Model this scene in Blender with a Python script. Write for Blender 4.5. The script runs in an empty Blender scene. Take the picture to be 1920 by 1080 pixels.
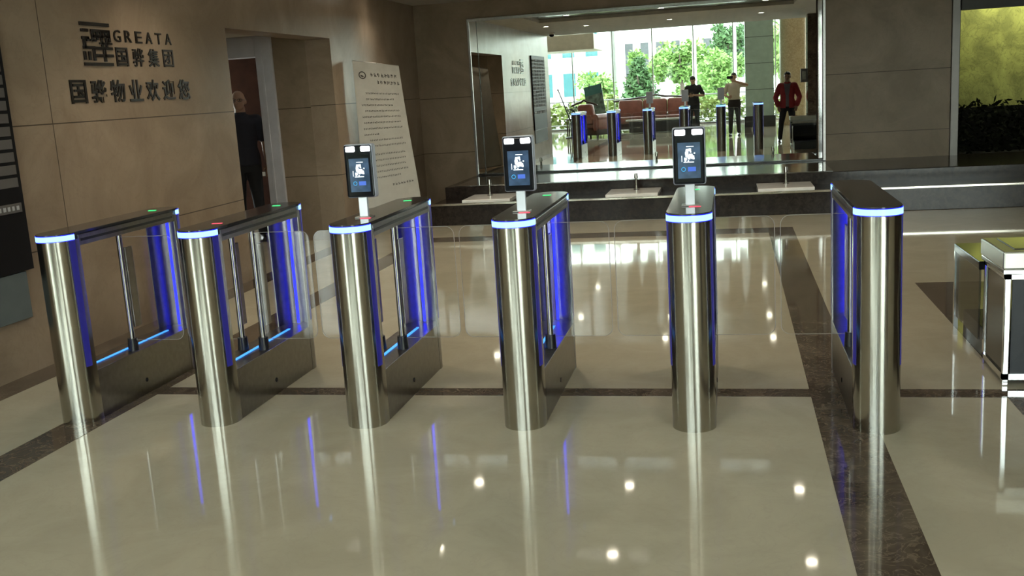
import bpy, bmesh, math, random
from mathutils import Vector, Matrix
random.seed(7)
sc = bpy.context.scene
COL = sc.collection

# ---------------------------------------------------------------- camera
EYE = Vector((0, 0, 1.575))
cam = bpy.data.cameras.new('camera'); cam_o = bpy.data.objects.new('camera', cam); COL.objects.link(cam_o)
RT = Vector((0.97685153, 0.20522702, -0.06035698)); UP = Vector((0.01870037, 0.19914427, 0.97979174)); FW = Vector((-0.21309948, 0.95823976, -0.19069656))
m = Matrix((RT, UP, -FW)).transposed().to_4x4(); m.translation = EYE
cam_o.matrix_world = m
cam.sensor_width = 36; cam.lens = 1899.3 / 1920 * 36; cam.clip_start = 0.02; cam.clip_end = 300
sc.camera = cam_o
# ---------------------------------------------------------------- colour management, sampling helpers
sc.view_settings.view_transform = 'Standard'; sc.view_settings.look = 'None'
sc.view_settings.exposure = 1.28; sc.view_settings.gamma = 1.0; sc.view_settings.use_curve_mapping = False
sc.cycles.use_denoising = True
sc.cycles.transparent_max_bounces = 32; sc.cycles.max_bounces = 14; sc.cycles.glossy_bounces = 8; sc.cycles.diffuse_bounces = 5
sc.cycles.sample_clamp_indirect = 8
# ---------------------------------------------------------------- sky: bright overcast
SKY = 5.0
w = bpy.data.worlds.new('overcast_sky'); sc.world = w; w.use_nodes = True
nt = w.node_tree; bg = nt.nodes['Background']
tc = nt.nodes.new('ShaderNodeTexCoord'); sp = nt.nodes.new('ShaderNodeSeparateXYZ'); rp = nt.nodes.new('ShaderNodeValToRGB')
nt.links.new(tc.outputs['Generated'], sp.inputs[0]); nt.links.new(sp.outputs['Z'], rp.inputs[0]); nt.links.new(rp.outputs[0], bg.inputs[0])
rp.color_ramp.elements[0].color = (0.95, 1.0, 0.93, 1); rp.color_ramp.elements[1].color = (0.80, 0.93, 1.0, 1); rp.color_ramp.elements[1].position = 0.6
bg.inputs[1].default_value = SKY
sunl = bpy.data.lights.new('hazy_sun', 'SUN'); sunl.energy = 2.0; sunl.angle = math.radians(30); sunl.color = (1, .97, .9)
suno = bpy.data.objects.new('hazy_sun', sunl); COL.objects.link(suno); suno.rotation_euler = (math.radians(35), 0, math.radians(160))
LAMP = 30.0   # watts of one ceiling downlight

# ================================================================ materials
MATS = {}
def lin(c):
    return tuple(((v / 255) / 12.92 if v / 255 <= 0.04045 else ((v / 255 + 0.055) / 1.055) ** 2.4) for v in c) + (1,)
def mat(name, col, rough=.5, metal=0, spec=.5, emit=None, es=0, noise=0, nscale=8, aniso=0, coat=0):
    if name in MATS: return MATS[name]
    m = bpy.data.materials.new(name); m.use_nodes = True
    nt = m.node_tree; b = nt.nodes['Principled BSDF']
    c = tuple(col) if len(col) == 4 else tuple(col) + (1,)
    b.inputs['Base Color'].default_value = c; b.inputs['Roughness'].default_value = rough; b.inputs['Metallic'].default_value = metal
    b.inputs['Specular IOR Level'].default_value = spec; b.inputs['Coat Weight'].default_value = coat
    b.inputs['Anisotropic'].default_value = aniso
    if emit: b.inputs['Emission Color'].default_value = tuple(emit) + (1,); b.inputs['Emission Strength'].default_value = es
    # every material carries a fine procedural variation of its own colour
    tc = nt.nodes.new('ShaderNodeTexCoord'); n = nt.nodes.new('ShaderNodeTexNoise'); n.inputs['Scale'].default_value = nscale; n.inputs['Detail'].default_value = 6
    r = nt.nodes.new('ShaderNodeValToRGB'); k = noise or .06
    r.color_ramp.elements[0].position = .3; r.color_ramp.elements[1].position = .7
    r.color_ramp.elements[0].color = tuple(v * (1 - k) for v in c[:3]) + (1,); r.color_ramp.elements[1].color = tuple(min(1, v * (1 + k)) for v in c[:3]) + (1,)
    nt.links.new(tc.outputs['Object'], n.inputs['Vector']); nt.links.new(n.outputs['Fac'], r.inputs[0]); nt.links.new(r.outputs[0], b.inputs['Base Color'])
    MATS[name] = m
    return m

def marble(name, c1, c2, vein, rough=.06, scale=1.4, vein_amt=.35, joints=None, spec=.5, bump=0, mottled=0):
    """polished stone: two tones of clouds, thin veins, optional slab joints [(axis, offset, pitch)]"""
    m = bpy.data.materials.new(name); m.use_nodes = True; MATS[name] = m
    nt = m.node_tree; L = nt.links; N = nt.nodes.new; b = nt.nodes['Principled BSDF']
    tc = N('ShaderNodeTexCoord')
    n1 = N('ShaderNodeTexNoise'); n1.inputs['Scale'].default_value = scale; n1.inputs['Detail'].default_value = 9; n1.inputs['Roughness'].default_value = .62; n1.inputs['Distortion'].default_value = .8
    L.new(tc.outputs['Object'], n1.inputs['Vector'])
    r1 = N('ShaderNodeValToRGB'); r1.color_ramp.elements[0].position = .36; r1.color_ramp.elements[1].position = .64
    r1.color_ramp.elements[0].color = c1 + (1,); r1.color_ramp.elements[1].color = c2 + (1,)
    L.new(n1.outputs['Fac'], r1.inputs[0])
    n2 = N('ShaderNodeTexNoise'); n2.inputs['Scale'].default_value = scale * 2.3; n2.inputs['Detail'].default_value = 5; n2.inputs['Distortion'].default_value = 2.2
    L.new(tc.outputs['Object'], n2.inputs['Vector'])
    r2 = N('ShaderNodeValToRGB'); e = r2.color_ramp.elements
    e[0].position = .47; e[0].color = (0, 0, 0, 1); e[1].position = .5; e[1].color = (vein_amt,) * 3 + (1,)
    x = r2.color_ramp.elements.new(.53); x.color = (0, 0, 0, 1)
    L.new(n2.outputs['Fac'], r2.inputs[0])
    mx = N('ShaderNodeMix'); mx.data_type = 'RGBA'; mx.inputs['B'].default_value = vein + (1,)
    L.new(r2.outputs[0], mx.inputs['Factor']); L.new(r1.outputs[0], mx.inputs['A'])
    out = mx.outputs['Result']
    if joints:
        spx = N('ShaderNodeSeparateXYZ'); geo = N('ShaderNodeNewGeometry'); L.new(geo.outputs['Position'], spx.inputs[0])
        for ax, off, pitch in joints:
            a = N('ShaderNodeMath'); a.operation = 'SUBTRACT'; a.inputs[1].default_value = off; L.new(spx.outputs[ax], a.inputs[0])
            d = N('ShaderNodeMath'); d.operation = 'DIVIDE'; d.inputs[1].default_value = pitch; L.new(a.outputs[0], d.inputs[0])
            f = N('ShaderNodeMath'); f.operation = 'FRACT'; L.new(d.outputs[0], f.inputs[0])
            lt = N('ShaderNodeMath'); lt.operation = 'LESS_THAN'; lt.inputs[1].default_value = .008 / pitch; L.new(f.outputs[0], lt.inputs[0])
            mj = N('ShaderNodeMix'); mj.data_type = 'RGBA'; mj.inputs['B'].default_value = tuple(v * .3 for v in c1) + (1,)
            L.new(lt.outputs[0], mj.inputs['Factor']); L.new(out, mj.inputs['A']); out = mj.outputs['Result']
    L.new(out, b.inputs['Base Color'])
    b.inputs['Roughness'].default_value = rough; b.inputs['Specular IOR Level'].default_value = spec
    if bump:
        n3 = N('ShaderNodeTexNoise'); n3.inputs['Scale'].default_value = bump[0]; n3.inputs['Detail'].default_value = 2; L.new(tc.outputs['Object'], n3.inputs['Vector'])
        bp = N('ShaderNodeBump'); bp.inputs['Strength'].default_value = bump[1]; bp.inputs['Distance'].default_value = .01
        L.new(n3.outputs['Fac'], bp.inputs['Height']); L.new(bp.outputs[0], b.inputs['Normal'])
    return m

def clear(name, tint, gloss=.08):
    m = bpy.data.materials.new(name); m.use_nodes = True; MATS[name] = m
    nt = m.node_tree; nt.nodes.clear(); N = nt.nodes.new; L = nt.links
    o = N('ShaderNodeOutputMaterial'); mx = N('ShaderNodeMixShader'); t = N('ShaderNodeBsdfTransparent'); g = N('ShaderNodeBsdfGlossy')
    lw = N('ShaderNodeLayerWeight'); lw.inputs[0].default_value = .5; pw = N('ShaderNodeMath'); pw.operation = 'POWER'; pw.inputs[1].default_value = 4; L.new(lw.outputs['Facing'], pw.inputs[0])
    fr = N('ShaderNodeMath'); fr.operation = 'MULTIPLY_ADD'; fr.inputs[1].default_value = .55; fr.inputs[2].default_value = gloss * .5; L.new(pw.outputs[0], fr.inputs[0])
    t.inputs[0].default_value = tint + (1,); g.inputs['Roughness'].default_value = .02
    L.new(fr.outputs[0], mx.inputs[0]); L.new(t.outputs[0], mx.inputs[1]); L.new(g.outputs[0], mx.inputs[2]); L.new(mx.outputs[0], o.inputs[0])
    return m
def glow(name, col, s):
    return mat(name, (.02, .02, .03), .4, emit=col, es=s)

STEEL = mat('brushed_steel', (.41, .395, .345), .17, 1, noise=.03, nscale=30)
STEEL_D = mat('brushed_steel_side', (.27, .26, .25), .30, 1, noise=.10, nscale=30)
CHROME = mat('polished_chrome', (.75, .76, .76), .06, 1)
BLACK = mat('black_plastic', (.012, .012, .014), .35)
BLACKG = mat('black_glass', (.010, .011, .014), .05, spec=.22)
LID = mat('dark_glass_lid', (.035, .034, .034), .10)
SIDE_BLUE = glow('blue_led_wash', (.06, .05, 1), .055)
RING = glow('pale_blue_led_ring', (.32, .62, 1), .85)
RING_HALO = glow('deep_blue_halo', (.0, .0, 1), 2.2)
LEDV = glow('deep_blue_led_strip', (.008, .012, 1), 1.7)
LEDH = glow('sky_blue_led_strip', (.05, .28, 1), .85)
GREEN = glow('green_indicator', (.03, .9, .2), .7)
RED = glow('red_indicator', (1, .06, .12), .6)
WHITE_LED = glow('white_lamp_led', (.93, .97, 1), 4)
WING = clear('acrylic_wing', (.96, .96, .95))
FACADE = clear('facade_glass', (.95, .98, .96))
TERM = mat('terminal_grey_blue', (.42, .44, .52), .4, .3)
WALLM = marble('wall_marble', (.205, .155, .105), (.28, .215, .152), (.15, .11, .078), .32, 1.5, .14, [('Z', .745, 100), ('Z', 1.525, 100)], spec=.1)
WALLV = marble('wall_marble_slabs', (.245, .185, .130), (.335, .26, .19), (.165, .125, .09), .3, 1.5, .14, [('Z', .745, 100), ('Z', 1.54, 100), ('Y', 5.99, 100)], spec=.12)
FLOORM = marble('cream_marble_floor', (.41, .375, .285), (.465, .43, .33), (.36, .33, .26), .045, 2.2, .2, spec=.36, bump=(1.6, .02))
BROWN = marble('brown_marble', (.06, .046, .034), (.125, .10, .075), (.25, .2, .15), .06, 4, .5, spec=.4)
GRANITE = marble('black_granite', (.012, .009, .008), (.034, .026, .022), (.06, .047, .04), .16, 18, .3, spec=.22)
CEIL = mat('ceiling_paint', (.52, .49, .43), .8)
DARKCOF = mat('dark_coffer_panel', (.05, .055, .05), .15)
WOOD = mat('dark_red_wood', (.035, .013, .008), .6, spec=.1, noise=.3, nscale=5)
FRAMEP = mat('pale_door_frame', (.50, .50, .54), .5)
LETTER = mat('dark_bronze_letters', (.018, .012, .009), .3, .6)
PAPER = mat('glossy_banner_film', (.52, .50, .45), .22)
INK = mat('dark_ink', (.06, .055, .05), .5)
WHITES = mat('white_stone', (.93, .91, .86), .10)

# ================================================================ mesh helpers
class MB:
    def __init__(s): s.bm = bmesh.new(); s.hard = False
    def box(s, c, d, bev=0, rot=None, seg=2):
        r = bmesh.ops.create_cube(s.bm, size=1)
        mt = Matrix.Translation(c) @ (rot if rot else Matrix()) @ Matrix.Diagonal((d[0], d[1], d[2], 1))
        bmesh.ops.transform(s.bm, matrix=mt, verts=r['verts'])
        if bev:
            s.hard = s.hard or seg == 2
            ed = {e for v in r['verts'] for e in v.link_edges}
            bmesh.ops.bevel(s.bm, geom=list(ed), offset=bev, segments=seg, affect='EDGES', profile=.5)
        return s
    def mm(s, x0, x1, y0, y1, z0, z1, bev=0):
        return s.box(((x0 + x1) / 2, (y0 + y1) / 2, (z0 + z1) / 2), (x1 - x0, y1 - y0, z1 - z0), bev)
    def tube(s, p0, p1, r0, r1=None, n=24, caps=True):
        p0, p1 = Vector(p0), Vector(p1); r1 = r0 if r1 is None else r1
        d = (p1 - p0).normalized(); a = d.orthogonal().normalized(); b = d.cross(a)
        A = [s.bm.verts.new(p0 + (a * math.cos(t) + b * math.sin(t)) * r0) for t in [2 * math.pi * i / n for i in range(n)]]
        B = [s.bm.verts.new(p1 + (a * math.cos(t) + b * math.sin(t)) * r1) for t in [2 * math.pi * i / n for i in range(n)]]
        for i in range(n): s.bm.faces.new((A[i], A[(i + 1) % n], B[(i + 1) % n], B[i]))
        if caps: s.bm.faces.new(A[::-1]); s.bm.faces.new(B)
        return s
    def ball(s, c, r, sub=2):
        rr = r if isinstance(r, (tuple, list)) else (r, r, r)
        q = bmesh.ops.create_icosphere(s.bm, subdivisions=sub, radius=1)
        bmesh.ops.transform(s.bm, matrix=Matrix.Translation(c) @ Matrix.Diagonal((*rr, 1)), verts=q['verts'])
        return s
    def limb(s, pts, rad, n=12):
        for i in range(len(pts) - 1): s.tube(pts[i], pts[i + 1], rad[i], rad[i + 1], n)
        for p, r in zip(pts, rad): s.ball(p, r, 2)
        return s
    def prism(s, poly, z0, z1, bev=0):
        A = [s.bm.verts.new((x, y, z0)) for x, y in poly]; B = [s.bm.verts.new((x, y, z1)) for x, y in poly]
        n = len(poly)
        for i in range(n): s.bm.faces.new((A[i], A[(i + 1) % n], B[(i + 1) % n], B[i]))
        s.bm.faces.new(A[::-1]); f = s.bm.faces.new(B)
        if bev: s.hard = True; bmesh.ops.bevel(s.bm, geom=list(f.edges), offset=bev, segments=2, affect='EDGES', profile=.5)
        return s
    def loft(s, rings):
        """rings of (cx, cy, z, rx, ry)"""
        n = 20; R = []
        for cx, cy, z, rx, ry in rings:
            R.append([s.bm.verts.new((cx + rx * math.cos(2 * math.pi * i / n), cy + ry * math.sin(2 * math.pi * i / n), z)) for i in range(n)])
        for a, b in zip(R, R[1:]):
            for i in range(n): s.bm.faces.new((a[i], a[(i + 1) % n], b[(i + 1) % n], b[i]))
        s.bm.faces.new(R[0][::-1]); s.bm.faces.new(R[-1])
        return s
    def quad(s, *p):
        s.bm.faces.new([s.bm.verts.new(q) for q in p]); return s
    def mesh(s, name, smooth=35):
        bmesh.ops.recalc_face_normals(s.bm, faces=s.bm.faces)
        me = bpy.data.meshes.new(name); s.bm.to_mesh(me); s.bm.free()
        if smooth:
            me.polygons.foreach_set('use_smooth', [True] * len(me.polygons)); me.set_sharp_from_angle(angle=math.radians(19 if s.hard and smooth == 35 else smooth))
        return me
    def build(s, name, m, parent=None, loc=(0, 0, 0), rz=0, smooth=35):
        return link(name, s.mesh(name, smooth), m, parent, loc, rz)
def link(name, me, m, parent=None, loc=(0, 0, 0), rz=0):
    o = bpy.data.objects.new(name, me); COL.objects.link(o); o.location = loc; o.rotation_euler = (0, 0, rz)
    if m and me is not None: me.materials.append(m)
    if parent: o.parent = parent
    return o
def tag(o, label, cat, group=None, kind=None):
    o['label'] = label; o['category'] = cat
    if group: o['group'] = group
    if kind: o['kind'] = kind
    return o
def thing(name, label, cat, loc=(0, 0, 0), rz=0, group=None):
    o = link(name, None, None, None, loc, rz); o.empty_display_size = .1
    return tag(o, label, cat, group)
def struct(o): o['kind'] = 'structure'; return o
def copy_tree(o, loc=None, label=None, skip=lambda c: False):
    c = o.copy(); COL.objects.link(c)
    if loc is not None: c.location = loc
    if label: c['label'] = label
    for ch in list(o.children):
        if skip(ch): continue
        d = ch.copy(); COL.objects.link(d); d.parent = c
        for g in list(ch.children):
            e = g.copy(); COL.objects.link(e); e.parent = d
    return c
def to_mesh(o, name):
    dg = bpy.context.evaluated_depsgraph_get(); bpy.context.view_layer.update(); dg.update()
    me = bpy.data.meshes.new_from_object(o.evaluated_get(dg)); me.name = name; return me
def text_mesh(body, size, depth, bold=0):
    c = bpy.data.curves.new('lettering', 'FONT'); c.body = body; c.size = size; c.extrude = depth; c.offset = bold; c.resolution_u = 3
    o = bpy.data.objects.new('lettering', c); COL.objects.link(o)
    me = to_mesh(o, 'lettering'); bpy.data.objects.remove(o); bpy.data.curves.remove(c); me.materials.clear()
    return me
def fit_mesh(me, x0, x1, y0, y1):
    xs = [v.co.x for v in me.vertices]; ys = [v.co.y for v in me.vertices]
    a, b, c, d = min(xs), max(xs), min(ys), max(ys)
    for v in me.vertices:
        v.co.x = x0 + (v.co.x - a) / (b - a) * (x1 - x0); v.co.y = y0 + (v.co.y - c) / (d - c) * (y1 - y0)
ON_LEFT = Matrix(((0, 0, 1, 0), (1, 0, 0, 0), (0, 1, 0, 0), (0, 0, 0, 1)))   # text x -> +Y, text y -> +Z, normal -> +X

# ================================================================ setting
WX, MY, CH = -4.36, 14.26, 2.84
# floor: cream slabs with brown marble bands, each band its own inlay
floor = struct(MB().mm(-12, 9, -10.5, 16.5, -.1, 0).build('floor', FLOORM))
def band(x0, x1, y0, y1, z=.0015): return struct(MB().mm(x0, x1, y0, y1, -.02, z).build('trim_1', BROWN))
band(.368, .622, -9.9, 10.55); band(-3.46, -3.22, -9.9, 10.55)
for a, b in ((-3.22, .368), (.622, 1.27)): band(a, b, 5.005, 5.135, .0014)
band(-3.46, .622, 10.55, 10.9, .0013); band(1.318, 9, 5.4, 7.82, .0012); band(1.27, 9, 4.75, 5.135, .0016)
band(WX, WX + .22, 3.2, 11.8, .0017)
# left wall with the corridor opening
struct(MB().mm(WX - .3, WX, 3.2, 8.545, 0, CH).build('wall_left', WALLV))
struct(MB().mm(WX - .3, WX, 11.0, MY + .3, 0, CH).build('wall_left', WALLV))
struct(MB().mm(WX - .3, WX, 8.545, 11.0, 2.275, CH).build('wall_left', WALLV))
# corridor behind the opening
struct(MB().mm(-5.1, WX - .3, 11.0, 11.2, 0, 2.4).build('wall_corridor', WALLM))
struct(MB().mm(-9, -6.45, 11.0, 11.2, 0, 2.4).build('wall_corridor', WALLM))
struct(MB().mm(-9, WX - .3, 8.3, 8.545, 0, 2.4).build('wall_corridor', WALLM))
struct(MB().mm(-9.2, -9, 8.3, 11.2, 0, 2.4).build('wall_corridor', WALLM))
struct(MB().mm(-9, WX - .3, 8.3, 13, 2.36, 2.5).build('ceiling', CEIL))
struct(MB().mm(-7.5, -4.7, 12.4, 12.6, 0, 2.4).build('wall_corridor', WOOD))
door_f = MB(); door_f.mm(-5.26, -5.06, 10.96, 11.22, 0, 2.36, .006).mm(-6.45, -6.25, 10.96, 11.22, 0, 2.36, .006).mm(-6.25, -5.26, 10.96, 11.22, 2.13, 2.36, .006)
d1 = struct(door_f.build('door_1', FRAMEP))
MB().mm(-5.20, -5.17, 10.945, 10.965, 0, 2.2, .002).build('frame_bead', FRAMEP, d1)
# back wall round the mirror, and the recess on the right
for a in ((WX - .3, -3.585, 0, CH), (1.25, 2.80, 0, CH), (-3.585, 1.25, 2.60, CH), (-3.585, 1.25, 0, .36)):
    struct(MB().mm(a[0], a[1], MY, MY + .25, a[2], a[3]).build('wall_back', WALLM))
struct(MB().mm(-3.585, 1.25, MY + .1, MY + .25, .36, 2.6).build('wall_back', WALLM))
struct(MB().mm(2.80, 2.90, MY - .04, MY + 2.0, .3, CH, .006).build('trim_2', mat('dark_metal_trim', (.06, .055, .05), .3, .8)))
OLIVE = marble('olive_plaster', (.17, .17, .045), (.36, .36, .10), (.07, .07, .02), .7, 2.6, .5)
struct(MB().mm(2.9, 9, MY + 1.95, MY + 2.15, 0, CH).build('wall_recess', OLIVE))
struct(MB().mm(2.9, 9, MY - .1, MY + .05, 2.235, CH + .0).build('wall_recess', mat('dark_lintel', (.03, .027, .022), .5)))
struct(MB().mm(2.9, 9, MY, MY + 2.0, CH - .1, CH).build('ceiling', CEIL))
# right side of the gate hall
struct(MB().mm(6.0, 6.2, 3.2, 16.4, 0, CH).build('wall_right', BROWN))
pillar = struct(MB().mm(1.70, 2.02, 4.25, 4.75, 0, CH, .01).build('wall_pillar', BROWN))
# ceiling over the gate hall: pale plaster, dark sunk panel with downlights
for a in ((WX - .3, 6.2, 3.2, 8.4), (WX - .3, 6.2, 11.4, MY + .1), (WX - .3, -3.6, 8.4, 11.4), (1.2, 6.2, 8.4, 11.4)):
    struct(MB().mm(*a, CH, CH + .3).build('ceiling', CEIL))
struct(MB().mm(-3.6, 1.2, 8.4, 11.4, CH + .06, CH + .3).build('ceiling', DARKCOF))
# tall entrance hall behind the camera
FY = -9.0
struct(MB().mm(-10.2, 8.2, FY - .3, 3.2, 6.0, 6.2).build('ceiling', CEIL))
struct(MB().mm(-10.2, WX - .3, 3.2, 3.4, 0, 6.2).build('wall_front', WALLM))
struct(MB().mm(WX - .3, 8.2, 3.2, 3.45, CH, 6.2).build('wall_front', WALLM))
struct(MB().mm(6.0, 8.2, 3.2, 3.4, 0, CH).build('wall_front', WALLM))
struct(MB().mm(-10.2, -10, FY, 3.2, 0, 6.2).build('wall_side', WALLM))
struct(MB().mm(8, 8.2, FY, 3.2, 0, 6.2).build('wall_side', WALLM))
# glass facade: panes in slim mullions
mx = [-10, -8.45, -7.01, -5.57, -4.09, -2.67, -1.22, .16, 1.6, 3.2, 4.8, 6.4, 8]
for i in range(len(mx) - 1):
    wdw = struct(MB().mm(mx[i] + .02, mx[i + 1] - .02, FY - .01, FY + .01, .06, 5.95).build('window_%d' % (i + 1), FACADE))
    MB().mm(mx[i] - .02, mx[i] + .02, FY - .04, FY + .04, 0, 6).build('mullion', mat('pale_mullion', (.35, .38, .36), .4, .5), wdw)
struct(MB().mm(-10, 8, FY - .05, FY + .05, 0, .06).build('trim_3', STEEL_D))
# balcony slab on the left of the entrance hall
struct(MB().mm(-10, -4.25, -7.6, -5.0, 2.75, 3.25, .02).build('trim_4', mat('canopy_stone', (.55, .52, .43), .6)))

# ---------------------------------------------------------------- mirror
mir = thing('wall_mirror', 'wide mirror filling the back wall between two stone panels', 'mirror', (0, MY, 0))
MIRM = mat('silvered_glass', (.84, .88, .86), 0.0, 1)
MB().mm(-3.555, 1.13, -.012, .05, .428, 2.56).build('mirror_glass', MIRM, mir)
f = MB(); f.mm(-3.585, -3.555, -.03, .06, .406, 2.6, .003).mm(1.215, 1.25, -.03, .06, .406, 2.6, .003).mm(-3.555, 1.215, -.03, .06, 2.56, 2.6, .003)
f.build('frame', STEEL_D, mir)
MB().mm(-3.555, 1.215, -.018, .06, .406, .430, .002).build('bottom_rail', mat('black_rail', (.015, .015, .014), .25), mir)
MB().mm(1.145, 1.215, -.022, .05, .43, 2.56, .012).build('bevelled_strip', CHROME, mir)
for x in (-3.45,): MB().mm(x - .004, x + .004, -.0135, .0, .43, 2.56).build('joint', mat('dark_joint', (.02, .025, .022), .4), mir)

# ---------------------------------------------------------------- granite water ledge
ledge = thing('granite_ledge', 'long low black granite water ledge along the back wall', 'ledge', (0, 12, 0))
MB().mm(-3.62, 5.98, .65, MY - 12.005, 0, .40, .008).build('upper_step', GRANITE, ledge)
MB().mm(-3.62, 5.98, -.10, .65, 0, .255, .006).build('lower_step', GRANITE, ledge)
MB().mm(-3.62, 5.98, -.115, -.08, .245, .272, .004).build('rim', mat('polished_rim', (.55, .52, .46), .12, .9), ledge)
MB().mm(-3.5, 1.2, .72, MY - 12.03, .399, .405, .002).build('steel_tray', mat('satin_tray', (.40, .39, .37), .09, .9), ledge)
for i, (x0, x1, n) in enumerate(((-3.22, -2.62, 'left of the three white stone squares on the granite ledge'), (-1.46, -.84, 'middle of the three white stone squares on the granite ledge'), (.30, .93, 'right of the three white stone squares on the granite ledge'))):
    tag(MB().mm(x0, x1, 11.96, 12.60, .255, .30, .006).build('stone_slab', WHITES), n, 'slab', 'white squares on the ledge')
    cx = (x0 + x1) / 2 + (-.05, .02, .02)[i]
    t = thing('fountain_nozzle', ('stubby steel spout behind the left white square', 'stubby steel spout behind the middle white square', 'stubby steel spout behind the right white square')[i], 'nozzle', (cx, 12.42, .30), 0, 'spouts on the ledge')
    MB().tube((0, 0, 0), (0, 0, .17), .016).tube((0, 0, .14), (0, 0, .20), .024, .018).build('spout', STEEL, t)
    MB().tube((0, 0, 0), (0, 0, .012), .035).build('base_flange', STEEL_D, t)
# planting in the recess on the right
LEAFD = mat('dark_leaf', (.005, .006, .003), .9, spec=.1)
def leaves(n, fx, size, seed, wide=.45):
    rn = random.Random(seed); b = MB()
    for _ in range(n):
        p = fx(rn); d = Vector((rn.gauss(0, 1), rn.gauss(0, 1), rn.gauss(0, .7))).normalized(); u = d.orthogonal().normalized()
        u = (Matrix.Rotation(rn.random() * 6.28, 3, d) @ u); s = size * (.6 + .8 * rn.random())
        b.quad(p, p + d * s * .5 + u * s * wide * .5, p + d * s, p + d * s * .5 - u * s * wide * .5)
    return b
def hb(rn): return Vector((2.95 + rn.random() * 2.9, MY + 1.0 + rn.random() * .7, .32 + rn.random() * (.62 + .10 * math.sin(rn.random() * 9))))
struct(MB().mm(2.9, 9, MY + 1.88, MY + 1.95, 0, .93).build('recess_backing', mat('black_backing', (.006, .006, .006), .8, spec=.1)))  # dark board added behind the hedge to blacken the lower recess
hd = tag(MB().mm(2.92, 5.95, MY + .85, MY + 1.75, .0, .30, .02).build('planting_box', mat('dark_planter', (.010, .009, .008), .6)), 'dark planting box in the recess under the olive wall', 'planter')
tag(leaves(1800, hb, .10, 3).build('recess_hedge', LEAFD, None, smooth=0), 'dark leafy hedge in the recess at the far right', 'hedge', None, 'stuff')
struct(MB().mm(2.9, 9, MY + .02, MY + .12, .0, .40).build('trim_5', GRANITE))
lt = thing('cove_lamp', 'hidden strip lamp washing the olive recess wall from above', 'lamp', (4.6, MY + 1.5, CH - .13))
MB().mm(-1.25, 1.25, -.03, .03, 0, .03).build('lamp_housing', BLACK, lt)
la = bpy.data.lights.new('cove_light', 'AREA'); la.shape = 'RECTANGLE'; la.size = 2.4; la.size_y = .05; la.energy = 16; la.color = (.95, 1, .62)
lo = link('cove_light', la, None, lt, (0, 0, -.01)); lo.rotation_euler = (math.radians(20), 0, 0)

# ================================================================ ceiling downlights
LAMPM = glow('warm_lamp', (1, .9, .72), 22)
def downlight(x, y, z, label, watt=LAMP):
    t = thing('ceiling_downlight', label, 'ceiling light', (x, y, z), 0, 'ceiling downlights')
    b = MB(); n = 24
    for r0, r1, z0, z1 in ((.055, .075, 0, -.006), (.055, .055, 0, .03), (.075, .075, -.006, 0)):
        A = [b.bm.verts.new((r0 * math.cos(6.28318 * i / n), r0 * math.sin(6.28318 * i / n), z0)) for i in range(n)]
        B = [b.bm.verts.new((r1 * math.cos(6.28318 * i / n), r1 * math.sin(6.28318 * i / n), z1)) for i in range(n)]
        for i in range(n): b.bm.faces.new((A[i], A[(i + 1) % n], B[(i + 1) % n], B[i]))
    b.build('trim_ring', mat('white_trim', (.6, .6, .58), .4), t)
    MB().tube((0, 0, -.002), (0, 0, .0), .05).build('lens', LAMPM, t)
    l = bpy.data.lights.new('downlight', 'SPOT'); l.energy = watt; l.color = (1, .86, .66); l.spot_size = math.radians(125); l.spot_blend = .7; l.shadow_soft_size = .05
    link('lamp', l, None, t, (0, 0, -.012))
rows = {8.9: 'second', 10.25: 'nearest'}
for xi, xn in ((-2.95, 'left'), (-1.19, 'middle'), (.67, 'right')):
    downlight(xi, 10.85, CH + .06, 'downlight in the dark ceiling panel, mirror-side row, ' + xn)
    downlight(xi, 9.12, CH + .06, 'downlight in the dark ceiling panel, gate-side row, ' + xn)
    downlight(xi, 6.4, CH, 'downlight in the pale ceiling over the gates, ' + xn)
for x, n in ((-3.95, 'left'),):
    downlight(x, 12.2, CH, 'downlight in the pale ceiling before the back wall corner', 8)
downlight(-3.7, 7.1, CH, 'downlight in the pale ceiling in front of the raised wall lettering', 14)
downlight(-3.6, 10.9, CH, 'downlight in the pale ceiling above the paper banner', 6)
downlight(-5.3, 9.6, 2.36, 'downlight in the side corridor ceiling', 2.5)
# unseen luminous panels added in the tall entrance hall to lift its ambient light
FILL_GLOW = glow('fill_panel_glow', (1, .95, .82), 5)
for px_, py_, n in ((-6, -5, 'left, by the glass front'), (-2, -5, 'middle, by the glass front'), (3, -5, 'right, by the glass front'), (-6, 0, 'left, nearer the gates'), (-2, 0, 'middle, nearer the gates'), (3, 0, 'right, nearer the gates')):
    t = thing('added_fill_panel', 'added fill-light panel on the entrance hall ceiling, ' + n, 'ceiling light', (px_, py_, 6.0), 0, 'added hall fill panels')
    MB().mm(-.62, .62, -.62, .62, -.02, 0).build('frame', mat('white_trim', (.6, .6, .58), .4), t); MB().mm(-.58, .58, -.58, .58, -.024, -.02).build('glow_face', FILL_GLOW, t)
# dome camera
dc = thing('dome_camera', 'dark dome security camera on the pale ceiling, seen in the mirror', 'camera', (-4.0, 4.6, CH))
MB().tube((0, 0, -.04), (0, 0, 0), .07).build('mount', WHITES, dc); MB().ball((0, 0, -.045), (.06, .06, .055), 3).build('dome', BLACKG, dc)

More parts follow.
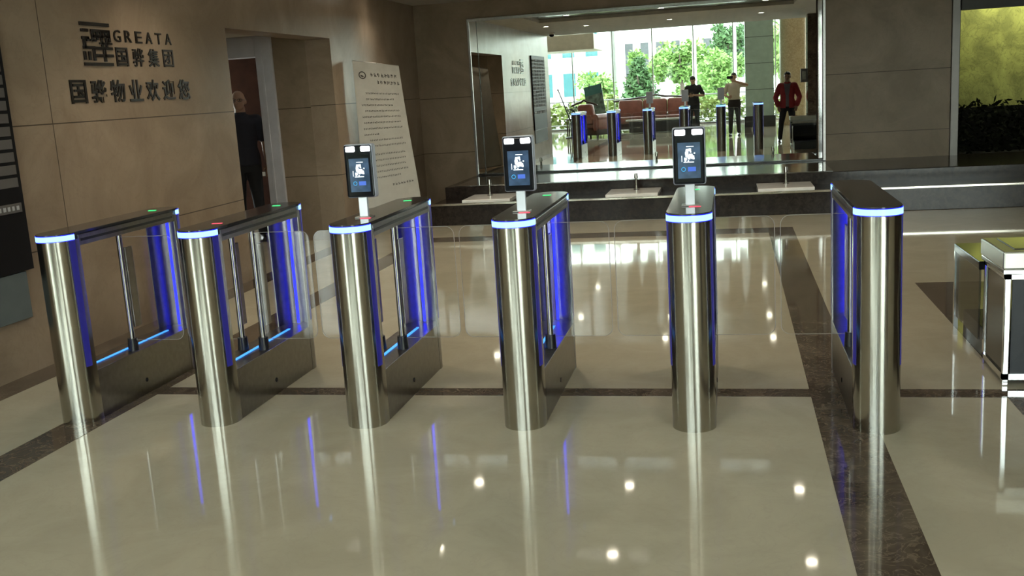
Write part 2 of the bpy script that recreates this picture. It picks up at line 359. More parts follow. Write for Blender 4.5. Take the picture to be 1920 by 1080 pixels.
# ================================================================ turnstiles
X1, SP, Y0, LEN, R = -3.385, .7998, 4.455, 1.194, .1
HC = LEN / 2 - R       # centre of the round ends
def arc(cy, sign, r=R, n=22, ext=0):
    """half-round outline, open towards the other end; ext = straight length added"""
    pts = [(r * math.cos(t), cy + sign * r * math.sin(t)) for t in [math.pi * i / n for i in range(n + 1)]]
    return ([(r, cy - sign * ext)] if ext else []) + pts + ([(-r, cy - sign * ext)] if ext else [])
def order(p):  # counter-clockwise
    a = sum(p[i][0] * p[(i + 1) % len(p)][1] - p[(i + 1) % len(p)][0] * p[i][1] for i in range(len(p)))
    return p if a > 0 else p[::-1]
def shell(b, cy, sign, r0, r1, z0, z1, n=24, a0=0, a1=math.pi):
    ts = [a0 + (a1 - a0) * i / n for i in range(n + 1)]
    def P(r, t, z): return b.bm.verts.new((r * math.cos(t), cy + sign * r * math.sin(t), z))
    O0 = [P(r1, t, z0) for t in ts]; O1 = [P(r1, t, z1) for t in ts]; I0 = [P(r0, t, z0) for t in ts]; I1 = [P(r0, t, z1) for t in ts]
    for i in range(n):
        for a, c in ((O0, O1), (O1, I1), (I1, I0), (I0, O0)): b.bm.faces.new((a[i], a[i + 1], c[i + 1], c[i]))
    b.bm.faces.new((O0[0], O1[0], I1[0], I0[0])); b.bm.faces.new((O0[n], O1[n], I1[n], I0[n]))
WY = -.060     # plane of the swing wings
def make_turnstile():
    t = thing('turnstile', 'x', 'turnstile', (X1, Y0 + HC + R, 0), 0, 'row of speed gates')
    def ushell(sign, ext, r0, r1, z0, z1):
        return MB().prism(order(arc(sign * HC, sign, r1, ext=ext) + arc(sign * HC, sign, r0, ext=ext)[::-1]), z0, z1)
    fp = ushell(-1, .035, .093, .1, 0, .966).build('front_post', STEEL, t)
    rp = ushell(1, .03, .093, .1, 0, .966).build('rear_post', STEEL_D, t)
    for sign, po in ((-1, fp), (1, rp)):           # LED wash put into glowing acrylic flanks, and the strip inside each hollow post
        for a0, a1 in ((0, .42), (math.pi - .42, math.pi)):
            b = MB(); shell(b, sign * HC, sign, .0995, .1012, .30, .962, 8, a0, a1); b.build('flank_wash', SIDE_BLUE, po)
        MB().mm(-.007, .007, sign * (HC + .05) - .004, sign * (HC + .05) + .004, .27, .92).build('led_strip', LEDV, po)
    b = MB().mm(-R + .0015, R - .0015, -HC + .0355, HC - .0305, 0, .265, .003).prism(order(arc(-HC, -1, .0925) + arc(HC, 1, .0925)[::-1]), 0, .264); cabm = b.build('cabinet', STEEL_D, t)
    for sx in (-1, 1): MB().tube((sx * (R - .004), -.03, .082), (sx * (R + .0015), -.03, .082), .012).build('sensor', BLACKG, cabm)
    MB().mm(-.007, .007, -HC + .06, HC - .09, .262, .269).build('led_strip', LEDH, cabm)
    bm_ = MB().mm(-R + .001, R - .001, -HC + .0355, HC - .0305, .928, .985, .002).build('top_beam', STEEL_D, t)
    for sx in (-1, 1):
        MB().mm(sx * R - .002, sx * R + .002, -HC + .05, HC - .05, .950, .963).build('slot', BLACK, bm_)
    MB().prism(order(arc(-HC, -1)[:] + arc(HC, 1)[::-1]), .990, 1.003, .003).build('lid', LID, t)
    cap = MB().prism(order(arc(-HC, -1, .0925) + arc(HC, 1, .0925)[::-1]), .93, .991).build('lid_core', BLACK, t)
    for sg, nm in ((-1, 'front'), (1, 'rear')):
        b = MB(); shell(b, sg * HC, sg, .095, .1025, .9665, .9925); rg = b.build('light_ring', RING, t)
        b = MB(); shell(b, sg * HC, sg, .095, .1015, .9638, .9663); shell(b, sg * HC, sg, .095, .1015, .9927, .9955); b.build('ring_halo', RING_HALO, rg)  # thin glowing bands added for the ring's blue halo and spill
    for sx in (-1, 1):
        p = MB().tube((sx * .062, WY, .265), (sx * .062, WY, .93), .0155).build('pivot_pole', STEEL, t)
        p['side'] = sx
        MB().tube((sx * .062, WY, .265), (sx * .062, WY, .335), .030, .026).build('socket', BLACK, p)
        k = MB().mm(sx * .074 - .008, sx * .074 + .008, WY + .016, WY + .085, .395, .85, .003).build('wing_clamp', STEEL_D, t); k['side'] = sx
        # acrylic wing with rounded free corners
        a, e, z0, z1, cr = .076, .386, .325, .912, .045
        out = [(a, z0)] + [(e - cr + cr * math.sin(q), z0 + cr - cr * math.cos(q)) for q in [math.pi / 2 * i / 6 for i in range(7)]] + \
              [(e - cr + cr * math.cos(q), z1 - cr + cr * math.sin(q)) for q in [math.pi / 2 * i / 6 for i in range(7)]] + [(a, z1)]
        b = MB(); A = [b.bm.verts.new((sx * x, WY - .005, z)) for x, z in out]; B = [b.bm.verts.new((sx * x, WY + .005, z)) for x, z in out]
        for i in range(len(out)): b.bm.faces.new((A[i], A[(i + 1) % len(out)], B[(i + 1) % len(out)], B[i]))
        b.bm.faces.new(A); b.bm.faces.new(B[::-1])
        g = b.build('gate_wing', WING, t, smooth=0); g['side'] = sx
        b = MB()
        for i in range(1, len(out) - 2):
            (xa, za), (xb, zb) = out[i], out[i + 1]; b.tube((sx * xa, WY, za), (sx * xb, WY, zb), .0018, n=6)
        b.tube((sx * out[0][0], WY, z0), (sx * out[1][0], WY, z0), .0018, n=6).tube((sx * out[-2][0], WY, z1), (sx * out[-1][0], WY, z1), .0018, n=6)
        b.build('polished_edge', mat('acrylic_edge', (.30, .28, .25), .3), g)
    MB().box((0, .405, 1.0035), (.045, .022, .003), .001).build('green_indicator', GREEN, t)
    MB().box((.022, -.345, 1.0035), (.055, .016, .003), .001).build('red_indicator', RED, t)
    return t
proto = make_turnstile()
names = ['turnstile nearest the wall with the raised lettering, no face terminal on top',
         'second turnstile from the lettered wall, bare lid with red and green lights',
         'turnstile whose face terminal stands in front of the paper banner',
         'turnstile whose face terminal stands before the left part of the mirror',
         'turnstile carrying the rightmost face terminal',
         'turnstile at the far right of the row by the brown floor band, no terminal']
gates = []
for i in range(6):
    def skip(c, i=i):
        s_ = c.get('side')
        if i == 0 and (s_ == -1 or c.name.startswith('red_ind')): return True
        if i == 5 and (s_ == 1 or c.name.startswith(('red_ind', 'green_ind'))): return True
        return False
    loc = (X1 + SP * i, Y0 + HC + R, 0)
    g = copy_tree(proto, loc, names[i], skip); gates.append(g)
for ch in list(proto.children):
    for gch in list(ch.children): bpy.data.objects.remove(gch)
    bpy.data.objects.remove(ch)
bpy.data.objects.remove(proto)
for g in gates:                                    # drop the build-time marker, tidy names
    for c in g.children:
        if 'side' in c: del c['side']

# ---------------------------------------------------------------- face terminals
def screen_mat():
    m = bpy.data.materials.new('terminal_screen'); m.use_nodes = True; nt = m.node_tree; L = nt.links; N = nt.nodes.new; b = nt.nodes['Principled BSDF']
    b.inputs['Base Color'].default_value = (.01, .012, .018, 1); b.inputs['Roughness'].default_value = .08
    n = N('ShaderNodeTexNoise'); n.inputs['Scale'].default_value = 22; tc = N('ShaderNodeTexCoord'); L.new(tc.outputs['Object'], n.inputs['Vector'])
    r = N('ShaderNodeValToRGB'); r.color_ramp.elements[0].color = (.020, .045, .075, 1); r.color_ramp.elements[1].color = (.05, .10, .17, 1); r.color_ramp.elements[0].position = .35; r.color_ramp.elements[1].position = .65
    L.new(n.outputs['Fac'], r.inputs[0]); L.new(r.outputs[0], b.inputs['Emission Color']); b.inputs['Emission Strength'].default_value = .45
    return m
SCREEN = screen_mat(); SCR_W = glow('screen_white', (.85, .97, 1), .8); SCR_B = glow('screen_blue', (.03, .12, .6), .5); SCR_C = glow('screen_cyan', (.05, .5, .95), .45)
def make_terminal():
    t = thing('face_terminal', 'x', 'face recognition terminal', (0, 0, 1.003), 0, 'face terminals on the gates')
    MB().mm(-.075, .075, -.012, .038, .098, .362, .010).build('housing', TERM, t)
    MB().mm(-.070, .070, -.0145, -.010, .103, .357, .008).build('front_glass', BLACKG, t)
    s = MB().mm(-.051, .051, -.0158, -.0140, .128, .292).build('screen', SCREEN, t)
    # what the display shows: bright face preview, a scale, small icons
    rn = random.Random(5); b = MB()
    for _ in range(26):
        x, z = rn.gauss(-.003, .011), rn.gauss(.231, .012); q = .003 + .004 * rn.random()
        b.mm(x - q, x + q, -.0164, -.0156, z - q, z + q)
    b.mm(-.025, .022, -.0164, -.0156, .2005, .2045); b.build('face_preview', SCR_W, s)
    MB().mm(-.034, -.031, -.0164, -.0156, .205, .232).build('scale_bar', SCR_W, s)
    MB().mm(-.012, .022, -.0164, -.0156, .272, .275).build('caption', SCR_W, s)
    b = MB(); shell2 = [(.009 * math.cos(q), .009 * math.sin(q)) for q in [6.2832 * i / 16 for i in range(16)]]
    for i in range(16):
        (xa, za), (xb, zb) = shell2[i], shell2[(i + 1) % 16]; b.tube((-.026 + xa, -.016, .170 + za), (-.026 + xb, -.016, .170 + zb), .0014, n=6)
    b.build('icon', SCR_C, s)
    MB().mm(-.006, .030, -.0164, -.0156, .160, .180).build('icon', SCR_B, s)
    for sx in (-1, 1):
        MB().box((sx * .039, -.0135, .338), (.048, .012, .026), .0055, seg=3).build('fill_lamp', WHITE_LED, t)
    MB().mm(-.022, .022, -.006, .016, 0, .10, .002).build('post', mat('satin_aluminium', (.55, .56, .60), .35, .9), t)
    MB().mm(-.040, .040, -.03, .045, 0, .006, .002).build('base_plate', STEEL_D, t)
    return t
tp = make_terminal()
tn = ['face terminal in front of the paper banner', 'face terminal before the left part of the mirror', 'face terminal furthest from the lettered wall, brightest lamps']
for k, gi in enumerate((2, 3, 4)):
    loc = (X1 + SP * gi, 4.752, 1.003)
    if k == 0: tp.location = loc; tp['label'] = tn[0]
    else: copy_tree(tp, loc, tn[k])

# ================================================================ lettering on the left wall
def wall_chars(name, chars, y0, y1, z0, z1, wch, bold, label, part='character'):
    t = thing(name, label, 'lettering', (WX + .0045, 0, 0))
    n = len(chars)
    for i, ch in enumerate(chars):
        me = text_mesh(ch, .2, .004, bold); a = y0 + (y1 - y0 - wch) * i / (n - 1); fit_mesh(me, a, a + wch, z0, z1); me.transform(ON_LEFT)
        link(part, me, LETTER, t)
    return t
wall_chars('latin_lettering', 'GREATA', 6.812, 7.60, 2.098, 2.184, .088, .001, 'raised dark letters GREATA beside the square emblem', 'letter')
wall_chars('company_lettering', '国骅集团', 6.812, 7.60, 1.925, 2.06, .150, .002, 'row of four raised dark characters under the letters GREATA')
wall_chars('welcome_lettering', '国骅物业欢迎您', 6.222, 7.80, 1.668, 1.828, .180, .003, 'bottom row of seven raised dark characters on the stone wall')
# emblem: bar, pseudo-seal strokes, bar (y along the wall, z up; unit square to its place)
em = MB()
def st(u0, u1, v0, v1): em.mm(WX, WX + .012, 6.42 + .343 * u0, 6.42 + .343 * u1, 1.925 + .298 * v0, 1.925 + .298 * v1, .001)
for q in ((0, 1, .92, 1), (0, 1, 0, .075),
          (.02, .25, .775, .845), (.02, .25, .60, .67), (.05, .13, .40, .62), (.18, .25, .56, .66), (.03, .42, .385, .455),
          (.36, 1, .775, .845), (.36, .43, .56, .80), (.52, .58, .60, .80), (.66, .73, .42, .82), (.82, .88, .42, .82), (.94, 1, .56, .84), (.36, 1, .655, .715), (.30, .5, .565, .61), (.60, 1.04, .50, .55),
          (.42, 1.04, .375, .445), (.02, .09, .13, .33), (.18, .25, .13, .33), (.34, .41, .12, .40), (.44, 1.04, .205, .275), (.70, .78, .10, .42)):
    st(*q)
tag(em.build('wall_emblem', LETTER, None, smooth=0), 'square dark seal-like emblem left of the letters GREATA', 'emblem')

# ---------------------------------------------------------------- directory board on the left wall
db = thing('directory_board', 'black directory board with rows of grey strips at the left wall edge', 'board', (WX, 0, 0))
MB().mm(.001, .03, 3.9, 5.565, .655, 2.33, .003).build('panel', mat('board_black', (.008, .008, .010), .5, spec=.15), db)
GREYP = mat('grey_name_strip', (.13, .12, .115), .7, spec=.1)
for c in range(5):
    for r_ in range(16):
        a = 3.93 + c * .325; z = 1.02 + r_ * .078
        if r_ == 1 : continue
        MB().mm(.028, .036, a, a + .30, z, z + .058, .002).build('name_strip', GREYP, db)
b = MB(); rn = random.Random(4)
for k in range(6): b.mm(.036, .0375, 5.28 + k * .04, 5.30 + k * .04 + .008 * rn.random(), 1.036, 1.062)
b.build('printed_text', mat('pale_print', (.45, .45, .47), .5), db)
tag(MB().mm(WX + .001, WX + .02, 3.9, 5.5, .355, .65, .003).build('wall_panel', mat('slate_panel', (.10, .125, .135), .25)), 'slate grey panel on the wall under the black directory board', 'panel')

# ================================================================ paper banner on a stand
bn = thing('banner_stand', 'tall cream paper banner with printed notice standing by the wall corner', 'banner', (-4.05, 11.7, 0))
TL, TR, BR, BL = Vector((-.25, -.20, 2.03)), Vector((.18, .20, 1.95)), Vector((.325, .20, .365)), Vector((-.25, -.20, .285))
nrm = Vector((.66, -.75, 0))
def sheet(u, v, off=0):
    p = TL.lerp(TR, u).lerp(BL.lerp(BR, u), v)
    return p + nrm * (.035 * math.sin(math.pi * u) * (.4 + .6 * v) + .010 * math.sin(5 * v + 3 * u) + off)
b = MB(); nu, nv = 12, 30
for off in (0, -.002):
    g = [[b.bm.verts.new(sheet(i / nu, j / nv, off)) for j in range(nv + 1)] for i in range(nu + 1)]
    for i in range(nu):
        for j in range(nv): b.bm.faces.new((g[i][j], g[i + 1][j], g[i + 1][j + 1], g[i][j + 1]))
b.build('printed_sheet', PAPER, bn)
b = MB(); rn = random.Random(11)
def mark(u, v, du, dv): b.quad(sheet(u, v, .0015), sheet(u + du, v, .0015), sheet(u + du, v + dv, .0015), sheet(u, v + dv, .0015))
def glyphs(u0, n, v, cw, chh):
    for k in range(n):
        u = u0 + k * cw * 1.35
        for _ in range(3): mark(u + rn.random() * cw * .5, v + rn.random() * chh * .8, cw * (.3 + .5 * rn.random()), chh * .18)
        mark(u + cw * .4 * rn.random(), v, cw * .2, chh); mark(u + cw * .7, v + chh * .2, cw * .16, chh * .7)
glyphs(.33, 8, .070, .055, .026); glyphs(.45, 7, .120, .055, .026)
lines = [(.20, 22), (.20, 18), (.10, 20), (.16, 22), (.10, 24), (.12, 23), (.10, 24), (.10, 9), (.20, 20), (.12, 24), (.14, 22), (.20, 20), (.12, 22), (.12, 23), (.12, 18)]
for k, (u, n) in enumerate(lines): glyphs(u, n, .205 + k * .0405 + (.02 if k > 9 else 0), .024, .013)
glyphs(.52, 8, .855, .038, .016)
b.build('printed_text', INK, bn, smooth=0)
b = MB()
for i in range(22):
    t0, t1 = 6.2832 * i / 22, 6.2832 * (i + 1) / 22
    b.quad(*[sheet(.17 + .075 * r * math.cos(t), .09 + .026 * r * math.sin(t), .0016) for r, t in ((1, t0), (1, t1), (.72, t1), (.72, t0))])
for i in range(10):
    t0, t1 = .6 + 2.6 * i / 10, .6 + 2.6 * (i + 1) / 10
    b.quad(*[sheet(.17 + .075 * r * math.cos(t), .09 + .026 * r * math.sin(t), .0017) for r, t in ((.5, t0), (.5, t1), (.05, t1), (.05, t0))])
b.build('printed_emblem', INK, bn, smooth=0)
b = MB(); b.tube((.0, .06, .0), (.0, .03, 1.97), .009).tube((.0, .05, .25), (-.16, .06, 0), .008).tube((.0, .05, .25), (.30, .17, 0), .008)
b.tube(TL - nrm * .012, TR - nrm * .012, .007).tube(BL - nrm * .012, BR - nrm * .012, .007).tube((.0, .04, 1.97), TL.lerp(TR, .5) - nrm * -.02, .006)
b.build('stand_frame', STEEL_D, bn)

# ================================================================ steel display case at the right edge
cs = thing('display_case', 'low chrome and black glass case at the right edge of the hall', 'case', (1.29, 5.2, 0))
b = MB()
for x, y in ((.0, 0), (.0, .40), (.70, 0), (.70, .40)): b.mm(x, x + .028, y, y + .028, 0, .56, .004)
b.mm(0, .728, 0, .028, .03, .06).mm(0, .028, 0, .428, .03, .06).mm(0, .728, 0, .028, .535, .56).mm(0, .028, 0, .428, .535, .56).mm(0, .728, .40, .428, .535, .56)
b.build('chrome_frame', CHROME, cs)
MB().mm(.035, .695, .008, .018, .06, .53).build('front_panel', BLACKG, cs)
MB().mm(.008, .018, .03, .40, .06, .53).build('side_panel', mat('dark_mirror_glass', (.06, .058, .055), .08, .4), cs)
MB().mm(-.012, .74, -.012, .44, .56, .585, .004).build('top_rail', CHROME, cs)
tp_ = MB().mm(-.015, .76, -.015, .45, .585, .672, .008).build('lid_box', mat('satin_lid', (.45, .45, .40), .22, .7), cs)
MB().mm(.05, .70, .06, .40, .670, .676, .003).build('lid_inset', LID, tp_)
w2 = MB().mm(-.02, .74, .45, 1.06, .50, .545, .004).build('rear_shelf', BLACKG, cs)
MB().mm(-.015, -.005, .46, 1.05, .12, .50).build('glass_side', clear('smoked_glass', (.45, .44, .43)), cs)
MB().mm(.03, .70, .47, 1.02, .0, .16, .004).build('rear_base', BLACK, cs)
b = MB(); b.mm(-.02, .004, 1.035, 1.06, 0, .5).mm(.71, .735, 1.035, 1.06, 0, .5); b.build('rear_leg', CHROME, cs)
# box on the pillar (seen in the mirror)
wb = thing('wall_box', 'grey box fixed to the brown pillar, seen at the right of the mirror', 'box', (1.70, 4.6, 1.37))
MB().mm(-.14, 0, -.06, .06, 0, .30, .008).build('housing', mat('grey_enamel', (.10, .10, .11), .4), wb); MB().mm(-.11, -.03, .058, .064, .06, .24, .002).build('cover', STEEL_D, wb)

# ================================================================ people
def remeshed(b, vox, name, m, parent, smooth=3):
    me = b.mesh(name + '_raw', 0); o = bpy.data.objects.new('raw', me); COL.objects.link(o)
    r = o.modifiers.new('r', 'REMESH'); r.mode = 'VOXEL'; r.voxel_size = vox; r.use_smooth_shade = True
    s = o.modifiers.new('s', 'SMOOTH'); s.iterations = smooth; s.factor = .5
    out = to_mesh(o, name); out.polygons.foreach_set('use_smooth', [True] * len(out.polygons))
    bpy.data.objects.remove(o); bpy.data.meshes.remove(me)
    out.materials.clear()
    return link(name, out, m, parent)
def V(*a): return Vector(a)
def person(name, label, loc, rz, arms, legs=None, tilt=0, turn=0, H=1.0, shirt=None, trousers=None, skin=None, shoes=None, hair_m=None, sleeve=.55, jacket=None, hair='short', glasses=False, curl=.5, tuck=False):
    """arms: {-1: (elbow, wrist, hand direction), 1: ...} in figure space, facing +y, z up from the feet"""
    P = thing(name, label, 'person', loc, rz); P.scale = (H, H, H)
    legs = legs or {-1: (V(-.10, .02, .49), V(-.115, -.02, .085)), 1: (V(.10, .02, .49), V(.115, -.02, .085))}
    body = MB()
    body.loft([(0, 0, .80, .10, .09), (0, 0, .88, .155, .105), (0, 0, .97, .155, .105), (0, .005, 1.08, .138, .098), (0, .01, 1.22, .152, .108), (0, .005, 1.34, .168, .105), (0, 0, 1.41, .13, .075), (0, 0, 1.46, .062, .058)])
    body.limb([V(0, 0, 1.40), V(0, .012, 1.53)], [.066, .060])
    HM = Matrix.Translation((0, .014, 1.505)) @ Matrix.Rotation(turn, 4, 'Z') @ Matrix.Rotation(-tilt, 4, 'X')
    def hp(x, y, z): return HM @ V(x, y, z)
    hd_ = MB()
    hd_.ball((0, .012, .115), (.074, .092, .098), 3).ball((0, .035, .055), (.062, .066, .064), 3).ball((0, .070, .018), (.038, .030, .024), 3)
    hd_.limb([V(0, .098, .112), V(0, .119, .078)], [.010, .015]).ball((0, .097, .048), (.022, .012, .007), 2).ball((0, .096, .036), (.019, .012, .007), 2)
    hd_.ball((-.031, .091, .128), (.024, .014, .008), 2).ball((.031, .091, .128), (.024, .014, .008), 2)
    for sx in (-1, 1): hd_.ball((sx * .076, .0, .085), (.011, .020, .031), 2)
    bmesh.ops.transform(hd_.bm, matrix=HM, verts=hd_.bm.verts)
    tmp = hd_.mesh('h', 0); body.bm.from_mesh(tmp); bpy.data.meshes.remove(tmp)
    for sx in (-1, 1):
        sh = V(sx * .175, 0, 1.385); el, wr, hdr = arms[sx]; hdr = hdr.normalized()
        body.limb([V(sx * .12, 0, 1.38), sh, sh.lerp(el, .45), el, el.lerp(wr, .35), wr], [.06, .054, .046, .037, .038, .025])
        side = hdr.cross(V(0, 1, 0) if abs(hdr.y) < .8 else V(0, 0, 1)).normalized()
        if side.dot(V(sx, 0, 0)) < 0 and abs(side.x) > .3: side = -side
        nor = side.cross(hdr).normalized()
        palm = wr + hdr * .05
        for k in (-1, -.33, .33, 1): body.limb([wr + hdr * .008, wr + hdr * .085 + side * k * .026], [.017, .014], 8)
        for k, ln in zip((-1, -.33, .33, 1), (.062, .075, .08, .068)):
            r0 = wr + hdr * .085 + side * k * .028; d1 = (hdr + nor * curl * .5).normalized(); d2 = (hdr + nor * curl * 1.3).normalized(); d3 = (hdr + nor * curl * 2.4).normalized()
            p1 = r0 + d1 * ln * .45; p2 = p1 + d2 * ln * .32; body.limb([r0, p1, p2, p2 + d3 * ln * .28], [.0095, .0088, .008, .007], 8)
        tb = wr + hdr * .03 + side * -.024
        body.limb([tb, tb + (hdr * .6 - side * .8 + nor * .4).normalized() * .038, tb + (hdr * .8 - side * .5 + nor * .5).normalized() * .068], [.012, .010, .008], 8)
        kn, an = legs[sx]; hip = V(sx * .085, 0, .88)
        body.limb([hip, hip.lerp(kn, .5), kn, kn.lerp(an, .35), an], [.088, .072, .054, .052, .034])
        body.limb([an + V(0, -.03, -.045), an + V(sx * .008, .10, -.055), an + V(sx * .012, .15, -.06)], [.034, .030, .024])
    remeshed(body, .0075, 'body', skin, P, 2)
    # shirt: torso plus sleeves, ending at waist, cuffs and neck
    def top(grow, z0, slv, zneck):
        s = MB(); g = grow; h_ = .012 if z0 < .9 else 0
        rings = [(0, 0, z0, .166 + g + h_, .118 + g + h_), (0, 0, .99, .160 + g + h_, .112 + g + h_), (0, .005, 1.08, .150 + g, .108 + g), (0, .01, 1.22, .160 + g, .116 + g), (0, .005, 1.34, .174 + g, .112 + g), (0, 0, 1.40, .140 + g, .086 + g), (0, 0, zneck, .072 + g, .066 + g)]
        s.loft(rings)
        for sx in (-1, 1):
            sh = V(sx * .172, 0, 1.382); el, wr, _ = arms[sx]; pts = [V(sx * .11, 0, 1.375), sh]; rad = [.066 + g, .064 + g]
            if slv <= 1: pts += [sh.lerp(el, slv)]; rad += [.060 + g]
            else: pts += [sh.lerp(el, .5), el, el.lerp(wr, slv - 1)]; rad += [.058 + g, .050 + g, .040 + g]
            s.limb(pts, rad)
        return s
    sh_ = remeshed(top(.004, .965 if tuck else .87, sleeve, 1.455), .011, 'shirt', shirt, P, 4)
    MB().loft([(0, .006, 1.435, .072, .068), (0, .008, 1.475, .064, .062)]).build('collar', shirt, sh_)
    if jacket:
        jk = top(.015, .84, 1.92, 1.45); bmesh.ops.bisect_plane(jk.bm, geom=jk.bm.verts[:] + jk.bm.edges[:] + jk.bm.faces[:], plane_co=(0, 0, 0), plane_no=(0, 0, 1))
        ob = remeshed(jk, .011, 'jacket', jacket, P, 4)
        b2 = bmesh.new(); b2.from_mesh(ob.data)      # open the front between the lapels
        dele = [f for f in b2.faces if f.calc_center_median().y > .03 and abs(f.calc_center_median().x) < .035 + .05 * max(0, (f.calc_center_median().z - 1.1) / .35) and f.calc_center_median().z < 1.5]
        bmesh.ops.delete(b2, geom=dele, context='FACES'); b2.to_mesh(ob.data); b2.free()
        MB().loft([(0, 0, 1.43, .09, .082), (0, -.004, 1.475, .078, .072)]).build('jacket_collar', jacket, ob)
    tr = MB(); tr.loft([(0, 0, .80, .12, .105), (0, 0, .88, .166, .118), (0, 0, .985, .163, .116)])
    for sx in (-1, 1):
        kn, an = legs[sx]; hip = V(sx * .085, 0, .87); tr.limb([hip, hip.lerp(kn, .5), kn, an + V(0, 0, .02)], [.096, .084, .068, .056])
    t_ = remeshed(tr, .011, 'trousers', trousers, P, 4)
    MB().loft([(0, 0, .955, .172, .124), (0, 0, .99, .172, .124)]).build('belt', mat('black_leather', (.012, .011, .010), .4), t_)
    for sx in (-1, 1):
        an = legs[sx][1]; s = MB(); s.limb([an + V(0, -.035, -.045), an + V(sx * .008, .10, -.052), an + V(sx * .014, .165, -.058)], [.040, .038, .028])
        s.mm(an.x - .04, an.x + .045, an.y - .07, an.y + .19, an.z - .085, an.z - .068, .006)
        remeshed(s, .01, 'shoe', shoes, P, 2)
    # hair: a cap over the crown and back, cut away over the face
    h = MB()
    if hair == 'short': h.ball((0, .004, .128), (.083, .102, .096), 3)
    else: h.ball((0, -.022, .095), (.080, .082, .070), 3)
    lim = .138 if hair == 'short' else .09
    hr = random.Random(len(label))
    for v in list(h.bm.verts):
        if v.co.y > .02 and v.co.z < lim: v.co = V(v.co.x * .86, min(v.co.y, .055) * .8, max(v.co.z, .085))
        elif v.co.z < .055: v.co.z = .055
        k_ = 1 + hr.uniform(-.035, .045); v.co = V(v.co.x * k_, v.co.y * k_, v.co.z + hr.uniform(-.006, .006))
    bmesh.ops.transform(h.bm, matrix=HM, verts=h.bm.verts); h.build('hair', hair_m, P, smooth=80)
    for sx in (-1, 1): MB().ball(hp(sx * .031, .094, .108), (.012, .009, .006), 2).build('eye', mat('dark_eye', (.015, .01, .01), .2), P)
    if glasses:
        g = MB()
        for sx in (-1, 1):
            pts = [hp(sx * .034 + .026 * math.cos(q), .108, .106 + .017 * math.sin(q)) for q in [6.2832 * i / 14 for i in range(14)]]
            for i in range(14): g.tube(pts[i], pts[(i + 1) % 14], .0028, n=6)
            g.tube(hp(sx * .060, .106, .110), hp(sx * .080, .0, .105), .0025, n=6)
        g.tube(hp(-.009, .109, .108), hp(.009, .109, .108), .0025, n=6).build('glasses', BLACK, P)
    return P
SKIN1 = mat('skin_tan', (.30, .17, .11), .5); SKIN2 = mat('skin_light', (.42, .26, .18), .5); SKIN3 = mat('skin_brown', (.22, .12, .075), .5)
NAVY = mat('navy_cloth', (.010, .010, .018), .8); BLKC = mat('black_cloth', (.010, .010, .011), .85); SHOE = mat('black_shoe', (.010, .009, .009), .35)
HAIRB = mat('black_hair', (.006, .006, .006), .5); HAIRG = mat('grey_hair', (.10, .09, .085), .6)
down = lambda sx, fx=.0: (V(sx * .235, -.03, 1.12), V(sx * .25, .04, .88), V(0, .12, -1))
# in the corridor doorway
person('person', 'balding person in glasses and dark short-sleeved shirt standing in the corridor doorway', (-5.60, 11.12, 0), math.radians(-155), {-1: down(-1), 1: down(1)},
       turn=math.radians(-10), H=1.03, shirt=NAVY, trousers=BLKC, skin=SKIN1, shoes=SHOE, hair_m=HAIRG, hair='bald', glasses=True, sleeve=.75)
tag(MB().box((-5.322, 11.00, .80), (.035, .02, .05), .004).build('paper_slip', mat('white_paper', (.75, .74, .72), .7)), 'small white paper held low by the person in the corridor doorway', 'paper')
# holding up the phone that takes the picture
person('person', 'person in a cream shirt with one elbow raised, reflected in the mirror', (.13, -.34, 0), math.radians(4),
       {-1: (V(-.27, .03, 1.15), V(-.14, .20, 1.06), V(.7, .5, .2)), 1: (V(.36, .10, 1.37), V(.02, .215, 1.50), V(-.75, .1, .55))},
       H=.985, shirt=mat('cream_cloth', (.66, .61, .51), .85), trousers=mat('grey_trousers', (.035, .032, .036), .85), skin=SKIN2, shoes=SHOE, hair_m=HAIRB, sleeve=.8, curl=.8, tuck=True)
ph = thing('mobile_phone', 'phone held up by the person in the cream shirt', 'phone', (.02, -.035, 1.575))
MB().box((0, 0, 0), (.155, .008, .075), .003).build('case', BLACK, ph); MB().box((0, -.0045, 0), (.145, .001, .068)).build('screen', SCREEN, ph)
# reading a phone
person('person', 'person in a dark short-sleeved shirt looking down at a phone, reflected in the mirror', (-1.0, -1.35, 0), math.radians(8),
       {-1: (V(-.27, .04, 1.13), V(-.07, .27, 1.15), V(.75, .5, .25)), 1: (V(.30, .04, 1.14), V(.09, .27, 1.16), V(-.75, .5, .25))},
       tilt=math.radians(28), H=.985, shirt=mat('charcoal_cloth', (.022, .022, .026), .85), trousers=mat('blue_black_trousers', (.02, .024, .035), .85), skin=SKIN2, shoes=SHOE, hair_m=HAIRB, sleeve=.8)
p2 = thing('mobile_phone', 'phone in the hands of the person looking down', 'phone', (-1.03, -.985, 1.205), math.radians(8))
MB().box((0, 0, 0), (.072, .10, .009), .003, Matrix.Rotation(math.radians(40), 4, 'X')).build('case', BLACK, p2)
# red jacket
person('person', 'person in a red jacket and black trousers standing beside the pillar, reflected in the mirror', (1.33, 3.55, 0), math.radians(5),
       {-1: (V(-.29, -.05, 1.10), V(-.23, .06, .90), V(.3, .2, -1)), 1: (V(.29, -.05, 1.10), V(.23, .06, .90), V(-.3, .2, -1))},
       legs={-1: (V(-.15, .03, .49), V(-.19, -.01, .085)), 1: (V(.12, .0, .49), V(.15, -.05, .085))},
       H=.945, shirt=mat('grey_cloth', (.12, .11, .12), .85), trousers=BLKC, skin=SKIN3, shoes=SHOE, hair_m=HAIRB, jacket=mat('red_cloth', (.26, .018, .022), .75), sleeve=1.5)

